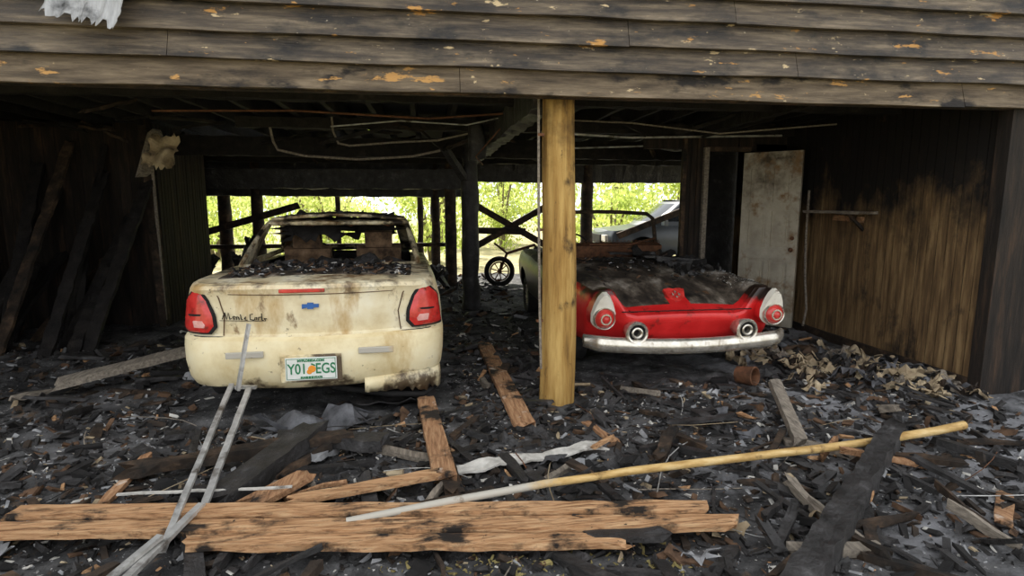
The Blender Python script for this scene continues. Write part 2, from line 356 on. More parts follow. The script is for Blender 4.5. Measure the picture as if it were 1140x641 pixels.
for a in range(5):
    for b in range(7):
        rec=(a in(1,3)) and (b in(1,3,5))
        cx=(xs[a]+xs[a+1])/2; cz=(zs[b]+zs[b+1])/2; w=xs[a+1]-xs[a]; h=zs[b+1]-zs[b]
        if rec:
            mb.box((cx,0,cz),(w,.010,h),'door'); mb.box((cx,0,cz),(w-.09,.040,h-.09),'door')
        else: mb.box((cx,0,cz),(w,.052,h),'door')
mb.build('leaf',e)
mb=MB(); 
for s in(-1,1):
    mb.lathe((.64,0,.98),(0,s,0),[(0.0,.075),(.02,.075),(.028,.06),(.022,.04),(.012,.03),(.012,.02)],'rust',16)
    mb.lathe((.64,0,1.12),(0,s,0),[(0.0,.045),(.022,.045),(.026,.022)],'rust',16)
mb.build('knob',e,smooth=40)
mb=MB(); mb.plank((4.48,5.45,1.50),(4.48,6.35,1.50),.22,.03,'greyw',seed=3); mb.plank((4.57,5.6,1.42),(4.57,6.0,1.44),.04,.06,'woody',seed=4); mb.plank((4.40,5.6,1.48),(4.58,5.6,1.32),.03,.03,'charl',seed=5); mb.build('wall_shelf')
mb=MB(); mb.tube([(4.52,6.45,1.75),(4.5,6.42,1.2),(4.5,6.38,.7),(4.42,6.2,.35),(4.25,6.0,.2)],.014,'greyw'); mb.build('wall_pipe')

# left walls
mb=panelwall((-3.45,8.0,0),(-3.45,9.6,0),0,2.6,'panelk',.09); mb.plank((-3.47,7.94,0),(-3.52,7.96,2.6),.09,.12,'charl',seed=9); mb.box((-3.44,7.9,1.2),(.03,.02,2.2),'greyw'); mb.build('wall_left_inner')
mb=panelwall((-5.3,8.05,0),(-3.5,8.05,0),0,2.6,'panelk',.14); mb.build('wall_left_rear')
mb=panelwall((-5.3,3.9,0),(-5.3,12.6,0),0,2.6,'panelk',.16); mb.build('wall_left')
mb=MB(); 
for i in range(16):
    x=rr.uniform(-5,-3.6); mb.plank((x,rr.uniform(6.4,7.6),0),(x+rr.uniform(-.4,.4),7.95,rr.uniform(.6,2.4)),rr.uniform(.06,.16),.04,'chark' if i%4 else 'charl',seed=i+40,nz=.02)
mb.plank((-3.3,7.75,2.45),(-3.5,7.8,1.95),.2,.05,'greyw',seed=2)
mb.build('leaning_charred_timbers')
mb=MB(); mb.sheet((-3.02,7.2,2.18),.28,.40,'tan',(rad(70),.3,.2),amp=.18,fr=7,seed=4,n=12); mb.build('hanging_insulation',thick=.004)

# ceiling pipes
mb=MB()
mb.tube([(-1.08,6.9,2.56),(-1.07,6.9,2.40),(-1.02,6.9,2.27),(-.9,6.95,2.25),(-.4,7.0,2.30),(.1,7,2.33),(.5,7.0,2.42)],.012,'greyw')
mb.tube([(-1.75,6.9,2.43),(-1.72,6.88,2.28),(-1.68,6.9,2.19),(-1.4,6.95,2.13),(-.81,7.0,2.10),(-.2,7.1,2.15),(.13,7.2,2.23)],.014,'greyw')
mb.tube([(-1.0,6.3,2.38),(-.3,6.3,2.45),(.4,6.3,2.42),(.75,6.3,2.5)],.008,'alu')
mb.tube([(-2.4,5.6,2.40),(-1.2,5.62,2.43),(0,5.6,2.38),(.7,5.6,2.44)],.010,'rust')
mb.tube([(1.3,6.8,2.42),(2.4,6.85,2.38),(4.4,6.9,2.44)],.014,'alu')
mb.tube([(1.3,6.2,2.48),(2.2,6.2,2.46),(3.1,6.0,2.34),(4.4,5.9,2.45)],.009,'greyw')
mb.tube([(1.5,7.6,2.3),(2.9,7.6,2.36),(3.3,7.6,2.30),(4.4,7.6,2.4)],.012,'alu')
mb.tube([(.72,6.0,2.35),(.5,6.4,2.1),(.62,6.9,2.05),(.58,7.5,2.2)],.008,'rust')
mb.build('ceiling_pipes',smooth=60)
mb=MB(); mb.sheet((-1.98,3.94,3.02),.42,.70,'metalsheet',(rad(80),rad(8),rad(-12)),amp=.10,fr=2.4,seed=3,corr=60,n=30,ragged=.08); mb.build('torn_metal_flashing',thick=.002)
mb=MB(); mb.box((1,4.9,7.3),(14.8,2.4,.12),'roof',(rad(20),0,0)); mb.box((1,12.7,5.45),(14.4,.15,3.5),'char'); mb.box((5,12.7,3.2),(6.2,.15,1),'char'); mb.box((-6.1,8.5,5),(.15,8.5,4.4),'char'); mb.box((8.1,8.5,5),(.15,8.5,4.4),'char')  # unseen upper walls and roof, added to keep the sun off the foreground
for x in (-5.5,-4.2,-2.2,-.4): mb.box((x,12.7,3.25),(.09,.12,.95),'char')
mb.box((1,9.4,7.5),(14.8,7,.12),'roof',(rad(-5),0,0)); mb.build('wall_upper_sun_blocker')

# ------------------------------------------------------------ car shells
def car_shell(L,levels,H,wf,deckmat,bodymat,z0,cabin=None,arches=(),ncol_side=56,K=None,lowmat=None,lowf=0):
    mb=MB()
    rt=[0,.15,.3,.45,.6,.72,.82,.91]
    cols=[('r',t) for t in rt]+[('c',a*15) for a in range(0,6)]+[('s',i/ncol_side) for i in range(ncol_side+1)]+[('C',a*15) for a in range(1,7)]+[('R',t) for t in rt[::-1]]
    def pt(lv,col):
        f,y0,yF,w,r,bow,fb=lv; k,t=col
        if k=='r': x=t*(w-r); y=y0+bow*t*t
        elif k=='c': a=rad(t); x=(w-r)+r*math.sin(a); y=y0+bow+r*(1-math.cos(a))
        elif k=='s': y=lerp(y0+bow+r,yF-fb-r,t); x=w
        elif k=='C': a=rad(90-t); x=(w-r)+r*math.sin(a); y=yF-fb-r*(1-math.cos(a))
        else: x=t*(w-r); y=yF-fb*t*t
        return x*wf(y),y
    nc=len(cols); grid={}
    vs=[]
    for li,lv in enumerate(levels):
        for ci,col in enumerate(cols):
            x,y=pt(lv,col)
            z=z0+lv[0]*(H(x,y)-z0)
            for s in(1,-1):
                grid[(li,ci,s)]=len(vs); vs.append([s*x,y,z])
    faces=[];fm=[]
    def arch_in(p): 
        for (ya,za,ra) in arches:
            if (p[1]-ya)**2+(p[2]-za)**2<ra*ra: return (ya,za,ra)
        return None
    for li in range(len(levels)-1):
        for ci in range(nc-1):
            for s in(1,-1):
                q=[grid[(li,ci,s)],grid[(li,ci+1,s)],grid[(li+1,ci+1,s)],grid[(li+1,ci,s)]]
                if s==-1: q=q[::-1]
                if cols[ci][0]=='s' and all(arch_in(vs[i]) for i in q): continue
                faces.append(tuple(q)); fm.append(lowmat if lowmat and levels[li][0]<lowf else bodymat)
    for p in vs:
        a=arch_in(p)
        if a and abs(p[0])>.6:
            dy=p[1]-a[0];dz=p[2]-a[1]; d=math.hypot(dy,dz) or 1e-3
            if d>a[2]*.4: p[1]=a[0]+dy/d*a[2]; p[2]=a[1]+dz/d*a[2]
    mb.v=[tuple(p) for p in vs]; mb.f=list(faces); mb.m=[mb.mi(k) for k in fm]
    us=K or [0,.15,.3,.45,.58,.68,.76,.83,.9,.95,1]
    us=[-u for u in us[::-1]][:-1]+us
    lv=levels[-1]; dv=[];rows=[]
    for col in cols:
        x,y=pt(lv,col); rows.append((x,y))
        for u in us: dv.append((u*x,y,H(u*x,y)))
    df=[];dk=[];nu=len(us)
    for i in range(nc-1):
        for j in range(nu-1):
            cx=(dv[i*nu+j][0]+dv[i*nu+nu+j+1][0])/2; cy=(rows[i][1]+rows[i+1][1])/2
            if cabin and cabin(cx,cy): continue
            df.append((i*nu+j,i*nu+j+1,(i+1)*nu+j+1,(i+1)*nu+j)); dk.append(deckmat(cx,cy))
    for k in sorted(set(dk)):
        mb.add(dv,[f for f,kk in zip(df,dk) if kk==k],k)
    return mb
def greenhouse(levels,H,mats,win):
    mb=MB(); rt=[0,.2,.4,.6,.8,.93]; ns=16
    cols=[('r',t) for t in rt]+[('c',a*18) for a in range(0,5)]+[('s',i/ns) for i in range(ns+1)]+[('C',a*18) for a in range(1,6)]+[('R',t) for t in rt[::-1]]
    def pt(lv,col):
        z,y0,yF,w,r,bow,fb=lv;k,t=col
        if k=='r': return t*(w-r),y0+bow*t*t
        if k=='c': a=rad(t); return (w-r)+r*math.sin(a),y0+bow+r*(1-math.cos(a))
        if k=='s': return w,lerp(y0+bow+r,yF-fb-r,t)
        if k=='C': a=rad(90-t); return (w-r)+r*math.sin(a),yF-fb-r*(1-math.cos(a))
        return t*(w-r),yF-fb*t*t
    vs=[];g={}
    for li,lv in enumerate(levels):
        for ci,c in enumerate(cols):
            x,y=pt(lv,c)
            for s in(1,-1): g[(li,ci,s)]=len(vs); vs.append((s*x,y,lv[0]))
    fr=[];gl=[]
    for li in range(len(levels)-1):
        for ci in range(len(cols)-1):
            for s in(1,-1):
                q=(g[(li,ci,s)],g[(li,ci+1,s)],g[(li+1,ci+1,s)],g[(li+1,ci,s)])
                if s==-1:q=q[::-1]
                (gl if win(cols[ci][0],cols[ci][1],li) else fr).append(q)
    mb.add(vs,fr,mats[0])
    if mats[1]: mb.add(vs,gl,mats[1])
    us=[-1,-.95,-.85,-.6,-.3,0,.3,.6,.85,.95,1];dv=[];lv=levels[-1];ys=[]
    for c in cols:
        x,y=pt(lv,c); ys.append(y)
        for u in us: dv.append((u*x,y,H(u*x,y)))
    nu=len(us); fi=[];fo=[]
    for i in range(len(cols)-1):
        for j in range(nu-1):
            q=(i*nu+j,i*nu+j+1,(i+1)*nu+j+1,(i+1)*nu+j)
            (fo if (j<1 or j>nu-3 or ys[i]<ys[0]+.05) else fi).append(q)
    mb.add(dv,fi,mats[2]); mb.add(dv,fo,mats[0])
    return mb
def wheel(name,parent,x,y,z,r,w,rimk='alu'):
    mb=MB(); s=1 if x>0 else -1
    mb.lathe((x,y,z),(s,0,0),[(r*.6,-w/2),(r*.93,-w/2),(r,-w*.35),(r,w*.35),(r*.93,w/2),(r*.62,w/2),(r*.58,w*.4)],'tyre',32)
    mb.lathe((x,y,z),(s,0,0),[(r*.6,w*.42),(r*.55,w*.3),(r*.2,w*.28),(r*.14,w*.4),(0.001,w*.42)],rimk,32)
    for k in range(7):
        a=k*2*math.pi/7
        mb.box((x+s*w*.33,y+math.cos(a)*r*.38,z+math.sin(a)*r*.38),(.03,r*.4,r*.11),rimk,(a,0,0))
    return mb.build(name,parent,smooth=40)

# ------------------------------------------------------------ cream coupe
car=empty('burnt_coupe',(-.86,4.12,0),2.2); car.scale=(1.045,1,1)
def beltM(y): return interp([(0,.995),(.5,1.03),(1.3,1.03),(3.3,.97),(4.2,.90),(5.0,.70)],y)
def HM(x,y):
    return beltM(y)+.035*(1-min(1,(x/.85)**2))
def f_(z): return (z-.25)/(1.0-.25)
LM=[(0,.16,4.9,.82,.2,.12,.25),(f_(.28),.06,4.95,.875,.26,.13,.25),(f_(.34),.015,4.98,.905,.28,.14,.25),(f_(.45),0,5.0,.92,.28,.14,.25),(f_(.56),.01,5.0,.925,.28,.14,.25),
    (f_(.615),.03,5.0,.925,.28,.14,.25),(f_(.635),.075,5.0,.92,.28,.14,.25),(f_(.65),.105,5.0,.918,.28,.13,.25),(f_(.74),.09,5.0,.915,.28,.13,.25),(f_(.84),.09,5.0,.905,.27,.13,.25),(f_(.92),.10,4.98,.885,.26,.12,.25),
    (f_(.965),.085,4.96,.865,.25,.11,.25),(f_(.99),.10,4.94,.85,.24,.11,.25),(1,.14,4.92,.83,.23,.11,.25)]
def mcd(x,y):
    if y>3.6: return 'mcdeck'
    if y<.42 or abs(x)>.68: return 'creamd'
    return 'mcdeck'
shell=car_shell(5,LM,HM,lambda y: interp([(0,.985),(1,1),(4,1),(5,.95)],y),
    mcd,'cream',.25,cabin=lambda x,y: 1.35<y<3.65 and abs(x)<.70, arches=[(1.05,.30,.37),(3.95,.30,.37)],lowmat='creamb',lowf=f_(.63))
shell.build('body',car,smooth=38)
mb=MB(); mb.box((0,2.5,.30),(1.5,4.3,.12),'black'); mb.box((0,2.5,.45),(1.4,2.6,.06),'black'); mb.box((0,.75,.8),(1.5,1.0,.04),'black')
mb.box((0,1.33,.72),(1.4,.04,.5),'black'); mb.box((0,3.7,.7),(1.4,.04,.5),'black')
for s in(-1,1): mb.box((s*.72,2.5,.68),(.03,2.3,.55),'black')
mb.box((0,1.50,.97),(1.36,.30,.03),'brown'); mb.box((0,3.45,.92),(1.36,.38,.14),'black')
mb.build('underbody',car)
G=[(1.02,1.14,3.72,.78,.16,.05,.2),(1.065,1.20,3.62,.772,.14,.05,.2),(1.17,1.37,3.42,.745,.13,.05,.18),(1.27,1.55,3.2,.715,.12,.05,.16),(1.38,1.78,3.0,.68,.11,.05,.14),(1.41,1.86,2.90,.665,.11,.05,.12),(1.435,1.93,2.84,.64,.11,.05,.12)]
def winM(k,t,li):
    if k in('r','R'): return 1<=li<=4
    if k=='c': return 1<=li<=4 and t<40
    if k=='s': return 1<=li<=4 and .22<t<.93
    return False
gh=greenhouse(G,lambda x,y:1.435+.055*(1-(x/.64)**2)+.02*(1-((y-2.37)/.5)**2),('creamd',None,'mcroof'),winM)
gh.build('roof_and_pillars',car,smooth=40,thick=.03)
for s,nm in((-1,'seat_left'),(1,'seat_right')):
    mb=MB(); x=s*.36
    mb.box((x,2.75,.55),(.48,.50,.16),'seat'); mb.box((x,2.48,.83),(.46,.14,.60),'seat',(rad(12),0,0)); 
    mb.tube([(x-.07,2.42,1.08),(x-.07,2.40,1.16)],.01,'alu'); mb.tube([(x+.07,2.42,1.08),(x+.07,2.40,1.16)],.01,'alu')
    mb.box((x,2.40,1.21),(.28,.11,.17),'seat',(rad(8),0,0)); mb.build(nm,car,bevel=.05,smooth=60)
mb=MB(); mb.box((0,1.75,.60),(1.25,.4,.2),'seat'); mb.box((0,1.60,.82),(1.25,.12,.36),'seat',(rad(14),0,0)); mb.build('rear_bench',car,bevel=.03)
mb=MB(); mb.tube([(-.36+.18*math.cos(a*math.pi/10),3.1+.06*math.sin(a*math.pi/10),.95+.17*math.sin(a*math.pi/10)) for a in range(21)],.013,'black'); mb.build('steering_wheel',car)
mb=MB()
for i,y in enumerate((2.0,2.3,2.6)): mb.tube([(x/10*.6,y,1.40-.03*math.sin(i*2+x)) for x in range(-10,11,2)],.012,'rust',6)
mb.sheet((-.25,2.2,1.36),.55,.22,'chark',(rad(75),0,.1),amp=.06,seed=7,fr=6,n=12,ragged=.7); mb.sheet((.32,2.5,1.35),.5,.2,'chark',(rad(80),0,-.1),amp=.06,seed=9,fr=6,n=12,ragged=.8)  # ragged dark sheets added to dim the view through the rear window
mb.sheet((0,2.4,1.40),1.1,.9,'chark',(0,0,0),amp=.06,seed=11,fr=4,n=14,ragged=.1)
mb.box((0,2.93,1.33),(.22,.03,.06),'black')
mb.build('roof_bows_and_dimming_sheets',car)
for i,(x,y) in enumerate([(-.8,1.05),(.8,1.05),(-.8,3.95),(.8,3.95)]): wheel('wheel_%d'%(i+1),car,x,y,.25,.29,.2,'rust')
def rear_y(x,tab_w=.91,r=.27,bow=.13,y0=.088):
    ax=abs(x)/.985; w=tab_w
    if ax<=w-r: return y0+bow*(ax/(w-r))**2
    q=min(1,(ax-(w-r))/r); return y0+bow+r*(1-math.sqrt(max(0,1-q*q)))
def conf_poly(poly,k,off,name,parent,sgn=1):
    mb=MB(); zs=[p[1] for p in poly]; z0_,z1_=min(zs),max(zs)
    vs=[];nz_=14;nx=16
    def span(z):
        xs=[]
        for (x1,za),(x2,zb) in zip(poly,poly[1:]+poly[:1]):
            if (za-z)*(zb-z)<=0 and za!=zb: xs.append(x1+(x2-x1)*(z-za)/(zb-za))
        return (min(xs),max(xs)) if xs else (poly[0][0],)*2
    for i in range(nz_+1):
        z=lerp(z0_+1e-4,z1_-1e-4,i/nz_); a,b=span(z)
        for j in range(nx+1):
            x=lerp(a,b,1-(1-j/nx)**1.7); e_=min(1,8*min(i/nz_,1-i/nz_,j/nx,1-j/nx)); ww=lerp(.918,.890,max(0,(z-.74)/.2))
            vs.append((sgn*(x+.012*e_*max(0,(x-.8)/.1)),rear_y(x,ww)-.004-off*e_,z))
    mb.add(vs,[(i*(nx+1)+j,i*(nx+1)+j+1,(i+1)*(nx+1)+j+1,(i+1)*(nx+1)+j) for i in range(nz_) for j in range(nx)],k)
    return mb.build(name,parent,smooth=60)
TL=[(.900,.655),(.70,.668),(.655,.72),(.66,.80),(.70,.91),(.745,.965),(.80,.975),(.872,.90)]
TLo=[(.903,.640),(.69,.652),(.638,.715),(.643,.805),(.686,.917),(.735,.985),(.81,.987),(.878,.90)]
for s,nm in((-1,'left'),(1,'right')):
    conf_poly(TLo,'black',.006,'tail_light_bezel_'+nm,car,sgn=s)
    conf_poly(TL,'lens',.018,'tail_light_'+nm,car,sgn=s)
    conf_poly([(.80,.705),(.71,.71),(.70,.735),(.73,.77),(.81,.76)],'lens2',.024,'reverse_light_'+nm,car,sgn=s)
    conf_poly([(.84,.79),(.72,.80),(.735,.815),(.85,.805)],'black',.021,'lamp_rib_'+nm,car,sgn=s)
mb=MB(); mb.box((-.05,.082,.985),(.30,.02,.026),'lens'); mb.build('brake_light',car,bevel=.005)
mb=MB()
for x in(-.43,.43): mb.box((x,.035,.545),(.24,.02,.045),'bamboo')
mb.build('bumper_reflectors',car,bevel=.006)
mb=MB(); mb.tube([(x/20,rear_y(x/20)-.003 if abs(x)<19 else .3,.643) for x in range(-17,18)],.006,'black')
for s in(-1,1): mb.tube([(s*.60,rear_y(.6)-.001,.655),(s*.585,rear_y(.585)-.001,.8),(s*.62,rear_y(.62)+.002,.93),(s*.66,.25,.99),(s*.68,.5,1.03),(s*.66,1.1,1.045)],.004,'brown')
mb.tube([(x/20,.10+.13*(x/20/.64)**2-.004,.955) for x in range(-11,12)],.003,'brown')
mb.build('panel_seams',car)
mb=MB(); pts=[(-.055,-.02),(-.055,.012),(-.02,.012),(-.02,.022),(.02,.022),(.02,.012),(.055,.012),(.055,-.012),(.02,-.012),(.02,-.022),(-.02,-.022),(-.02,-.012)]
vs=[(p[0],.075,.875+p[1]) for p in pts]+[(p[0],.10,.875+p[1]) for p in pts]; n=12
mb.add(vs,[tuple(range(n))]+[(i,(i+1)%n,n+(i+1)%n,n+i) for i in range(n)],'blue'); mb.build('badge',car)
mb=MB()
S=[[(0,.0),(.01,.03),(.02,.05),(.03,.0),(.045,.05),(.055,.0),(.065,.01)],[(.075,.02),(.085,0),(.095,.02),(.085,.025),(.075,.02)],[(.10,.0),(.105,.022),(.115,.022),(.12,0)],[(.13,.04),(.135,.0),(.145,.005)],[(.155,.01),(.165,.025),(.16,0),(.175,0)],[(.215,.045),(.195,.04),(.195,.005),(.22,.0)],[(.23,.02),(.225,0),(.24,.005),(.24,.022)],[(.25,0),(.255,.022),(.27,.022)],[(.275,.05),(.275,0),(.285,.0)],[(.29,.012),(.305,.012),(.30,.0),(.29,.012)]]
for st in S: mb.tube([(-.60+a,rear_y(-.60+a)-.006,.775+b) for a,b in st],.0035,'black',6)
mb.tube([(-.62,rear_y(.62)-.006,.765),(-.45,rear_y(.45)-.006,.768),(-.30,rear_y(.3)-.006,.77)],.002,'black',6)
mb.build('script_lettering',car)
lp=empty('license_plate',(0.0,-.012,.44)); lp.parent=car
mb=MB(); mb.box((0,.012,0),(.40,.012,.20),'creamb'); mb.build('recess',lp,bevel=.01)
mb=MB(); mb.box((0,0,0),(.335,.006,.165),'plate'); mb.build('plate',lp,bevel=.004)
mb=MB(); mb.box((0,-.002,0),(.32,.004,.15),'green'); mb.box((0,-.003,0),(.312,.004,.142),'plate'); mb.build('plate_border',lp)
mb=MB(); mb.lathe((.005,-.005,-.002),(0,-1,0),[(0.001,.003),(.020,.003),(.026,0)],'orange',20); mb.lathe((-.012,-.005,-.022),(0,-1,0),[(0.001,.003),(.014,.003),(.018,0)],'orange',20); mb.box((.014,-.007,.03),(.03,.003,.01),'green',(0,.5,0)); mb.build('orange_emblem',lp)
def text(body,size,loc,parent,k,name,ext=.001,sx=1):
    cu=bpy.data.curves.new(name,'FONT'); cu.body=body; cu.size=size; cu.align_x='CENTER'; cu.align_y='CENTER'; cu.extrude=ext
    o=bpy.data.objects.new(name,cu); C.objects.link(o); o.parent=parent; o.location=loc; o.rotation_euler=(rad(90),0,0); o.scale=(sx,1,1); cu.materials.append(M[k]); cu.offset=.0015; return o
text('Y01',.105,(-.090,-.007,-.002),lp,'green','plate_number_a',sx=.74)
text('EGS',.105,(.093,-.007,-.002),lp,'green','plate_number_b',sx=.74)
text('MYFLORIDA.COM',.022,(0,-.007,.060),lp,'green','plate_state')
text('SUNSHINE STATE',.018,(0,-.007,-.062),lp,'green','plate_motto')
mb=MB()
chips(mb,-.66,.66,.40,1.2,1000,lambda x,y:HM(x,y)+.005,.007,.045,[('char',34),('black',24),('brown',20),('white',10),('ash',12),('tan',6)],seed=21,excl=lambda x,y: random.Random(int(x*999+y*77)).random()>(y-.25)*1.7)
chips(mb,-.6,.6,1.1,1.55,420,lambda x,y:1.03,.012,.09,[('char',40),('brown',25),('charl',20),('white',8),('ash',10)],seed=22,flat=.8)
chips(mb,-.5,.5,2.0,2.8,160,lambda x,y:1.50-.05*(x/.6)**2,.01,.05,seed=23)
mb.sheet((.1,1.25,1.07),.7,.25,'char',(.1,0,.1),amp=.12,fr=6,seed=5,n=12)
mb.build('deck_debris',car)
# melted bumper skirt following the corner, ragged lower edge
mb=MB(); vs=[];nn=26; r9=random.Random(2)
for i in range(nn+1):
    x=lerp(.34,.88,i/nn); y=rear_y(x,.905,.27,.13,.03)
    vs.append((x,y+.005,.33)); vs.append((x+.005,y-.012,.27)); vs.append((x,y+.0+.03*r9.random(),.215-.07*r9.random()*(i/nn)))
mb.add(vs,[(i*3+j,(i+1)*3+j,(i+1)*3+j+1,i*3+j+1) for i in range(nn) for j in range(2)],'creamb')
mb.tube([(.1,.25,.22),(.5,.18,.16),(.75,.25,.12),(.9,.45,.16)],.018,'black')
mb.sheet((.55,.35,.10),.6,.3,'char',(.1,.1,.2),amp=.1,seed=6,fr=6); mb.build('melted_bumper_edge',car,thick=.005,smooth=50)

# ------------------------------------------------------------ red convertible
tb=empty('burnt_convertible',(2.22,4.70,0),0)
def FT(y): return interp([(0,.86),(.12,.865),(.8,.90),(1.7,.90),(2.2,.86),(2.7,.86),(3.2,.90),(4.1,.90),(4.45,.80)],y)
def CT(y): return interp([(0,.64),(.08,.67),(.25,.735),(.6,.83),(1.1,.91),(1.7,.955),(2.0,.955),(3.0,.93),(3.4,.97),(4.1,.93),(4.45,.78)],y)
def HT(x,y):
    b=sstep(.50,.70,abs(x)); c=CT(y)-.03*(x/.6)**2
    return lerp(c,FT(y),b)-.05*sstep(.78,.86,abs(x))
def g_(z): return (z-.30)/(.86-.30)
LT=[(0,.22,4.3,.80,.12,.05,.2),(g_(.36),.12,4.35,.86,.12,.05,.2),(g_(.46),.07,4.4,.885,.12,.05,.2),(g_(.56),.05,4.43,.895,.12,.05,.2),(g_(.66),.03,4.45,.90,.12,.05,.2),(g_(.74),.01,4.45,.90,.11,.04,.2),(g_(.81),.0,4.44,.885,.10,.04,.2),(g_(.85),.01,4.42,.865,.09,.04,.2),(1,.04,4.40,.84,.08,.04,.2)]
sh=car_shell(4.45,LT,HT,lambda y: interp([(0,.97),(.8,1),(3.6,1),(4.45,.95)],y),
   lambda x,y: 'red' if (y<.16 and abs(x)<.78) or (y<.32 and abs(x)<.13) else 'tbdeck','red',.30,cabin=lambda x,y:2.0<y<3.05 and abs(x)<.66,arches=[(1.05,.32,.36),(3.6,.32,.36)],
   K=[0,.12,.24,.36,.48,.56,.62,.68,.74,.80,.86,.92,.96,1])
sh.build('body',tb,smooth=35)
mb=MB(); mb.box((0,2.2,.34),(1.5,3.9,.1),'black'); mb.box((0,2.0,.65),(1.35,.04,.6),'black'); mb.box((0,3.05,.65),(1.35,.04,.6),'black'); mb.box((0,.6,.5),(1.6,.5,.2),'black')
for s in(-1,1): mb.box((s*.67,2.5,.65),(.03,1.1,.5),'black'); 
mb.box((0,2.95,.90),(1.3,.2,.12),'charl'); mb.build('underbody',tb)
mb=MB(); mb.box((0,2.25,.90),(1.25,.16,.40),'rust',(rad(12),0,0)); mb.box((0,2.55,.55),(1.25,.45,.18),'rust')
for i in range(26): 
    x=-.6+i*.048; mb.tube([(x+.02*math.cos(a),2.20+.02*math.sin(a)-.002*a,1.08+.006*a) for a in range(0,12)],.003,'rust',5)
mb.build('burnt_seat_bench',tb)
mb=MB(); mb.tube([(-.34+.19*math.cos(a*math.pi/10),2.72+.07*math.sin(a*math.pi/10),1.02+.17*math.sin(a*math.pi/10)) for a in range(21)],.012,'black'); mb.tube([(-.34,2.72,1.02),(-.34,2.95,.88)],.02,'black'); mb.build('steering_wheel',tb)
mb=MB()
prof=[(-.76,2.62,.90),(-.755,2.68,1.08),(-.735,2.68,1.26),(-.70,2.66,1.40),(-.63,2.70,1.46),(-.3,2.84,1.48),(0,2.87,1.485),(.3,2.84,1.48),(.63,2.70,1.46),(.70,2.66,1.40),(.735,2.68,1.26),(.755,2.68,1.08),(.76,2.62,.90)]
mb.tube(prof,.026,'charl',10); mb.tube([(-.74,2.76,.93),(-.4,3.0,.945),(0,3.06,.95),(.4,3.0,.945),(.74,2.76,.93)],.022,'chrome',10)
mb.tube([(-.66,2.74,1.38),(-.62,2.5,1.36),(-.60,2.35,1.26)],.010,'rust',6); mb.tube([(.70,2.7,1.02),(.60,2.3,1.16),(.2,2.15,1.09),(-.3,2.15,1.10)],.012,'rust',6)
mb.build('windscreen_frame',tb,smooth=60)
for s,nm in((-1,'left'),(1,'right')):
    mb=MB(); cx=s*.775; cz=.64
    pts=[]
    for a in range(200,341,14): pts.append((.116*math.cos(rad(a)),.116*math.sin(rad(a))))
    pts+= [(.110,.03),(.086,.11),(.052,.18),(.018,.215),(-.018,.215),(-.052,.18),(-.086,.11),(-.110,.03)]
    n=len(pts)
    r1=[(cx+p[0]*.97,.14,cz+p[1]*.97) for p in pts]; r2=[(cx+p[0],-.02-.02*max(0,p[1])/.2,cz+p[1]) for p in pts]; r3=[(cx+p[0]*.84,-.045-.05*max(0,p[1])/.2,cz+p[1]*.86+.006) for p in pts]
    mb.add(r1+r2,[(i,(i+1)%n,n+(i+1)%n,n+i) for i in range(n)],'red')
    mb.add(r2+r3,[(i,(i+1)%n,n+(i+1)%n,n+i) for i in range(n)]+[tuple(n+i for i in range(n))],'fin')
    mb.build('fin_housing_'+nm,tb,smooth=30)
    mb=MB(); zc=cz-.012
    mb.lathe((cx,-.05,zc),(0,-1,0),[(.096,-.02),(.098,.02),(.090,.035),(.083,.03)],'chrome',32)
    mb.lathe((cx,-.05,zc),(0,-1,0),[(.084,.02),(.072,.045),(.056,.058),(.049,.058)],'lens',32); mb.lathe((cx,-.05,zc),(0,-1,0),[(.050,.055),(.047,.066),(.036,.066),(.034,.055)],'chrome',32); mb.lathe((cx,-.05,zc),(0,-1,0),[(.036,.056),(.022,.07),(.001,.074)],'lens',32)
    mb.build('tail_lamp_'+nm,tb,smooth=30)
    mb=MB(); ex=s*.50
    mb.lathe((ex,-.02,.505),(0,-1,0),[(.06,-.1),(.085,.0),(.098,.06),(.098,.10),(.088,.115),(.074,.11),(.070,.08)],'chrome',32)
    mb.lathe((ex,-.02,.505),(0,-1,0),[(.071,.09),(.045,.085)],'black',32); mb.lathe((ex,-.02,.505),(0,-1,0),[(.046,.06),(.050,.105),(.040,.11),(.030,.10),(.028,.04)],'chrome',32); mb.lathe((ex,-.02,.505),(0,-1,0),[(.03,.05),(.001,.05)],'black',32)
    mb.build('exhaust_port_'+nm,tb,smooth=30)
mb=MB(); n=48; prof=[(0,-.055),(-.03,-.05),(-.05,-.025),(-.056,0),(-.05,.03),(-.03,.052),(0,.06),(.02,.0)]
vs=[]
for i in range(n+1):
    u=-1+2*i/n; x=u*.93; y=-.10+.06*u*u+.30*max(0,abs(u)-.86)**1.3*4; zc=.372+.045*abs(u)**2; sc=1-.35*max(0,abs(u)-.9)*10*.5
    for (a,b) in prof: vs.append((x,y+a,zc+b*sc*1.2))
m_=len(prof)
mb.add(vs,[(i*m_+j,i*m_+(j+1)%m_,(i+1)*m_+(j+1)%m_,(i+1)*m_+j) for i in range(n) for j in range(m_)]+[tuple(range(m_)),tuple(n*m_+j for j in range(m_))],'chrome'); mb.build('rear_bumper',tb,smooth=50)
mb=MB(); sp=[(-.10,.07),(-.05,.085),(0,.075),(.05,.085),(.10,.07),(.08,-.03),(0,-.10),(-.08,-.03)]
E=Euler((rad(-52),0,0)).to_matrix(); 
vs=[Vector((0,.27,.768))+E@Vector((p[0],0,p[1])) for p in sp]+[Vector((0,.27,.768))+E@Vector((p[0],.03,p[1])) for p in sp]
mb.add(vs,[tuple(range(8))]+[(i,(i+1)%8,8+(i+1)%8,8+i) for i in range(8)],'lens')
for p in [(-.03,.0),(.03,.0),(0,.03),(0,-.03)]:
    c=Vector((0,.265,.768))+E@Vector((p[0],-.004,p[1])); mb.box(c,(.022,.006,.022),'chrome',(rad(-52),.7,0))
